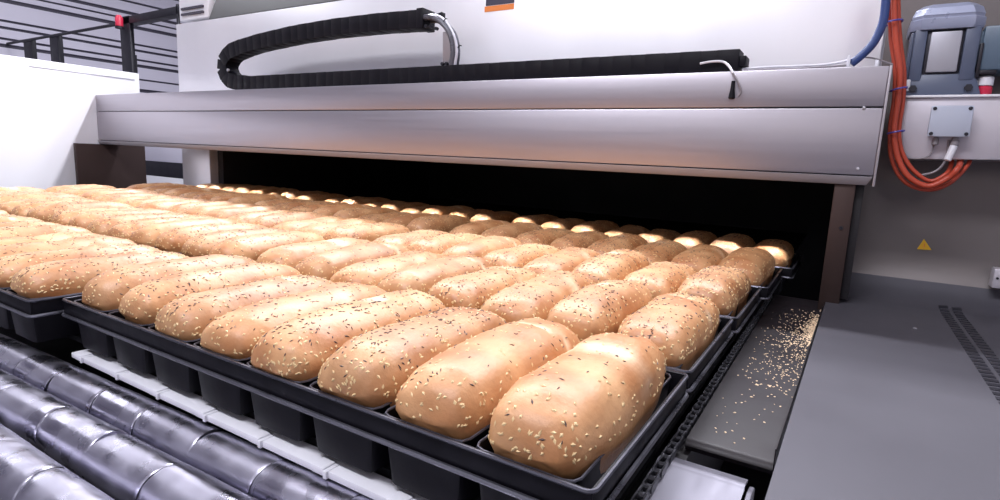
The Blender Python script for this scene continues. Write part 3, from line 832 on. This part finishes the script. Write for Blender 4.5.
def make_loaf(seed, npale, ndark):
    L, W, H, y0, sl, has, nu, nv, off, surf = loaf_shape(seed)
    rng = random.Random(seed*7+1)
    bm = bmesh.new(); rings = []; score = []
    for i in range(nu+1):
        ring = []
        for j in range(nv):
            p, sa = surf(i, j)
            nn = Vector((p.x/(W/2), p.y/(L/2)*0.4, max(p.z, 0)/H))
            if nn.length > 0: nn.normalize()
            d = noise.noise(p*13+off)*0.0046+noise.noise(p*42+off)*0.0020+noise.noise(p*95+off)*0.0008
            sc_ = 0.0
            if p.z > 0.012:
                dd = (p.y-y0-sl*p.x+0.006*noise.noise(p*40+off))
                g = math.exp(-(dd/0.0065)**2)*has
                d += -0.0020*g + 0.0022*math.exp(-((dd+0.016)/0.010)**2)*has
                sc_ = math.exp(-(dd/0.0055)**2)*has*min(1, (p.z-0.012)/0.02)
            if i in (0, nu):
                if j == 0: v = bm.verts.new(p); score.append(0.0)
                ring.append(v)
            else:
                ring.append(bm.verts.new(p+nn*d)); score.append(sc_)
        rings.append(ring)
    for i in range(nu):
        for j in range(nv):
            q_ = [rings[i][j], rings[i][(j+1) % nv], rings[i+1][(j+1) % nv], rings[i+1][j]]
            u_ = []
            for v in q_:
                if v not in u_: u_.append(v)
            if len(u_) > 2: bm.faces.new(u_)
    bmesh.ops.recalc_face_normals(bm, faces=bm.faces[:])
    bm.verts.index_update(); bm.faces.ensure_lookup_table()
    faces = [(f, f.normal.copy(), f.calc_area()) for f in bm.faces if f.calc_center_median().z > 0.006]
    sp_, sd_ = MB(), MB()
    ws_p, ws_d = [], []
    for f, n, a in faces:
        c = f.calc_center_median()
        patch = 0.5+0.9*max(0, noise.noise(c*22+off*2)+0.15)
        ws_p.append(a*patch*(0.35+1.6*max(0, 1-n.z)+(0.8 if abs(c.y) > L*0.36 else 0)))
        ws_d.append(a*patch*max(0, n.z-0.25)**1.2)
    def pick(ws): return rng.choices(faces, ws)[0]
    for k in range(npale):
        f, n, a = pick(ws_p); vs = [v.co for v in f.verts]
        w = [rng.random() for _ in vs]; s_ = sum(w); p = sum((v*x for v, x in zip(vs, w)), Vector())/s_
        seed_geo(sp_.bm, p+n*0.0003, n, rng.uniform(0.0026, 0.0039), rng.uniform(0.0015, 0.0022), 0.0010, rng)
    for k in range(ndark):
        f, n, a = pick(ws_d); vs = [v.co for v in f.verts]
        w = [rng.random() for _ in vs]; s_ = sum(w); p = sum((v*x for v, x in zip(vs, w)), Vector())/s_
        seed_geo(sd_.bm, p+n*0.0003, n, rng.uniform(0.0024, 0.0044), rng.uniform(0.0007, 0.0013), 0.0008, rng)
    me = bpy.data.meshes.new('bread_loaf'); bm.to_mesh(me); bm.free()
    at_ = me.attributes.new('score', 'FLOAT', 'POINT')
    for i, s_ in enumerate(score): at_.data[i].value = s_
    me.materials.append(MATS['crust']); me.shade_smooth()
    o = bpy.data.objects.new('bread_loaf', me); COL.objects.link(o)
    a = sp_.build('sesame_seeds', 'sesame', o); tag(a, 'pale sesame seeds', kind='stuff')
    b = sd_.build('dark_seeds', 'dark_seed', o); tag(b, 'dark seeds', kind='stuff')
    return o
protos = [make_loaf(1, 280, 40), make_loaf(2, 320, 110), make_loaf(3, 380, 220), make_loaf(4, 260, 170), make_loaf(5, 240, 50), make_loaf(6, 320, 250), make_loaf(7, 240, 130), make_loaf(8, 340, 190)]
used = [False]*8
FRONT = [0, 4, 2, 5, 1, 7, 3, 6]
rng = random.Random(21)

def in_view(pts, mar=0):
    for p in pts:
        s = project(p)
        if s and -mar < s[0] < 1000+mar and -mar < s[1] < 500+mar: return True
    return False

pan8 = None; pan5 = None; pans_used = set()
for r in range(5):
    x0 = -0.001+(0, 0, 0.006, 0.020, 0.046)[r]; count = 0
    for c in range(3):
        n = 8
        W = n*PITCH_X+0.025
        ysh = r*DY
        if r == 0 and c >= 1: ysh -= 0.040
        xs = x0
        x0 -= W+(0.022 if r == 0 else 0.045)
        if not in_view([(xs-W*t, ysh+PD*u, zz) for t in (0, .25, .5, .75, 1) for u in (0, .5, 1) for zz in (-0.08, 0, 0.06)]):
            count += n; continue
        key = n
        if key not in pans_used:
            t = make_pan(n); pans_used.add(key)
            if n == 8: pan8 = t
            else: pan5 = t
        else: t = copy_tree(pan8 if n == 8 else pan5)
        t.location = (xs, ysh, 0)
        tag(t, ('black %s-tin pan, %s of the %s row of pans' % ('eight' if n == 8 else 'five', COLN[c], ROWN[r])), 'loaf pan', 'black strapped loaf pans')
        for k in range(n):
            count += 1
            xc = xs-0.0125-PITCH_X*(k+0.5)
            yc = ysh+PD/2-(0.001 if r == 0 else 0)
            if not in_view([(xc+dx, yc+dy, zz) for dx in (-.05, 0, .05) for dy in (-.15, 0, .15) for zz in (0.0, 0.065)], 130): continue
            v = FRONT[k % 8] if (r == 0 and c == 0) else rng.randrange(8)
            if not used[v]: o = protos[v]; used[v] = True
            else: o = copy_tree(protos[v])
            flip = 0
            o.location = (xc+0.002+rng.uniform(-0.0015, 0.0015), yc+rng.uniform(-0.003, 0.003), rng.uniform(-0.003, 0.002))
            o.rotation_euler = (rng.uniform(-0.012, 0.012), 0, rng.uniform(-0.015, 0.015)+flip)
            s = rng.uniform(0.96, 1.03)
            o.scale = (1, rng.uniform(0.985, 1.005), s)
            look = ['golden loaf with few seeds', 'golden loaf with sesame seeds', 'seed-covered brown loaf', 'seeded golden loaf', 'golden loaf with light seeds', 'dark-seeded golden loaf', 'seeded golden loaf', 'well-seeded golden loaf'][v]
            tag(o, '%s, %s from the right end of the %s row of loaves' % (look, ORD[count-1], ROWN[r]), 'bread loaf', 'seeded bread loaves in the pans')
for i, u_ in enumerate(used):
    if not u_:
        for ch_ in list(protos[i].children): bpy.data.objects.remove(ch_)
        bpy.data.objects.remove(protos[i])

# ------------------------------------------------------------------ lights
def area(name, loc, target, sx, sy, power, col=(1, 1, 1), spread=180):
    l = bpy.data.lights.new(name, 'AREA'); l.shape = 'RECTANGLE'; l.size = sx; l.size_y = sy; l.energy = power; l.color = col
    l.spread = math.radians(spread)
    o = bpy.data.objects.new(name, l); COL.objects.link(o); o.location = loc
    d = Vector(target)-Vector(loc)
    o.rotation_euler = d.to_track_quat('-Z', 'Y').to_euler()
    return o
COOL = (0.93, 0.93, 1.0)
area('ceiling_lamp_key', (-1.4, 2.45, 3.1), (-1.4, 1.7, 0), 6.0, 0.15, 370, COOL)
area('ceiling_lamp_front', (-0.9, -1.2, 3.15), (-0.9, 1.5, 0.6), 2.6, 0.5, 125, COOL)
area('ceiling_lamp_left', (-6.2, 2.0, 3.15), (-6.2, 2.0, 0), 1.2, 6.0, 115, COOL)
area('added_hood_fill', (-2.0, -4.4, 2.35), (-2.0, 0, 2.1), 4.0, 1.3, 16, COOL)  # unseen fill added so the hood reflects white
area('added_wall_fill', (1.7, -4.4, 1.9), (1.7, 0, 1.7), 1.8, 1.3, 16, (1, 0.93, 0.9))  # second unseen fill, added to brighten the upright wall sheet
area('added_slit_light', (-1.5, 1.425, 0.48), (-1.5, 1.425, 0), 3.06, 0.008, 1.7, (0.93, 0.95, 1.0), 9)  # added light for the fifth row's loaf tips, without a fixture
w = bpy.data.worlds.new('world'); SC.world = w; w.use_nodes = True
w.node_tree.nodes['Background'].inputs[0].default_value = (0.85, 0.85, 1, 1)
w.node_tree.nodes['Background'].inputs[1].default_value = 0.05

SC.view_settings.view_transform = 'Standard'
SC.view_settings.look = 'None'
SC.view_settings.exposure = 0.0
SC.view_settings.gamma = 1.0
SC.view_settings.use_curve_mapping = False
SC.cycles.use_denoising = True
SC.cycles.max_bounces = 8
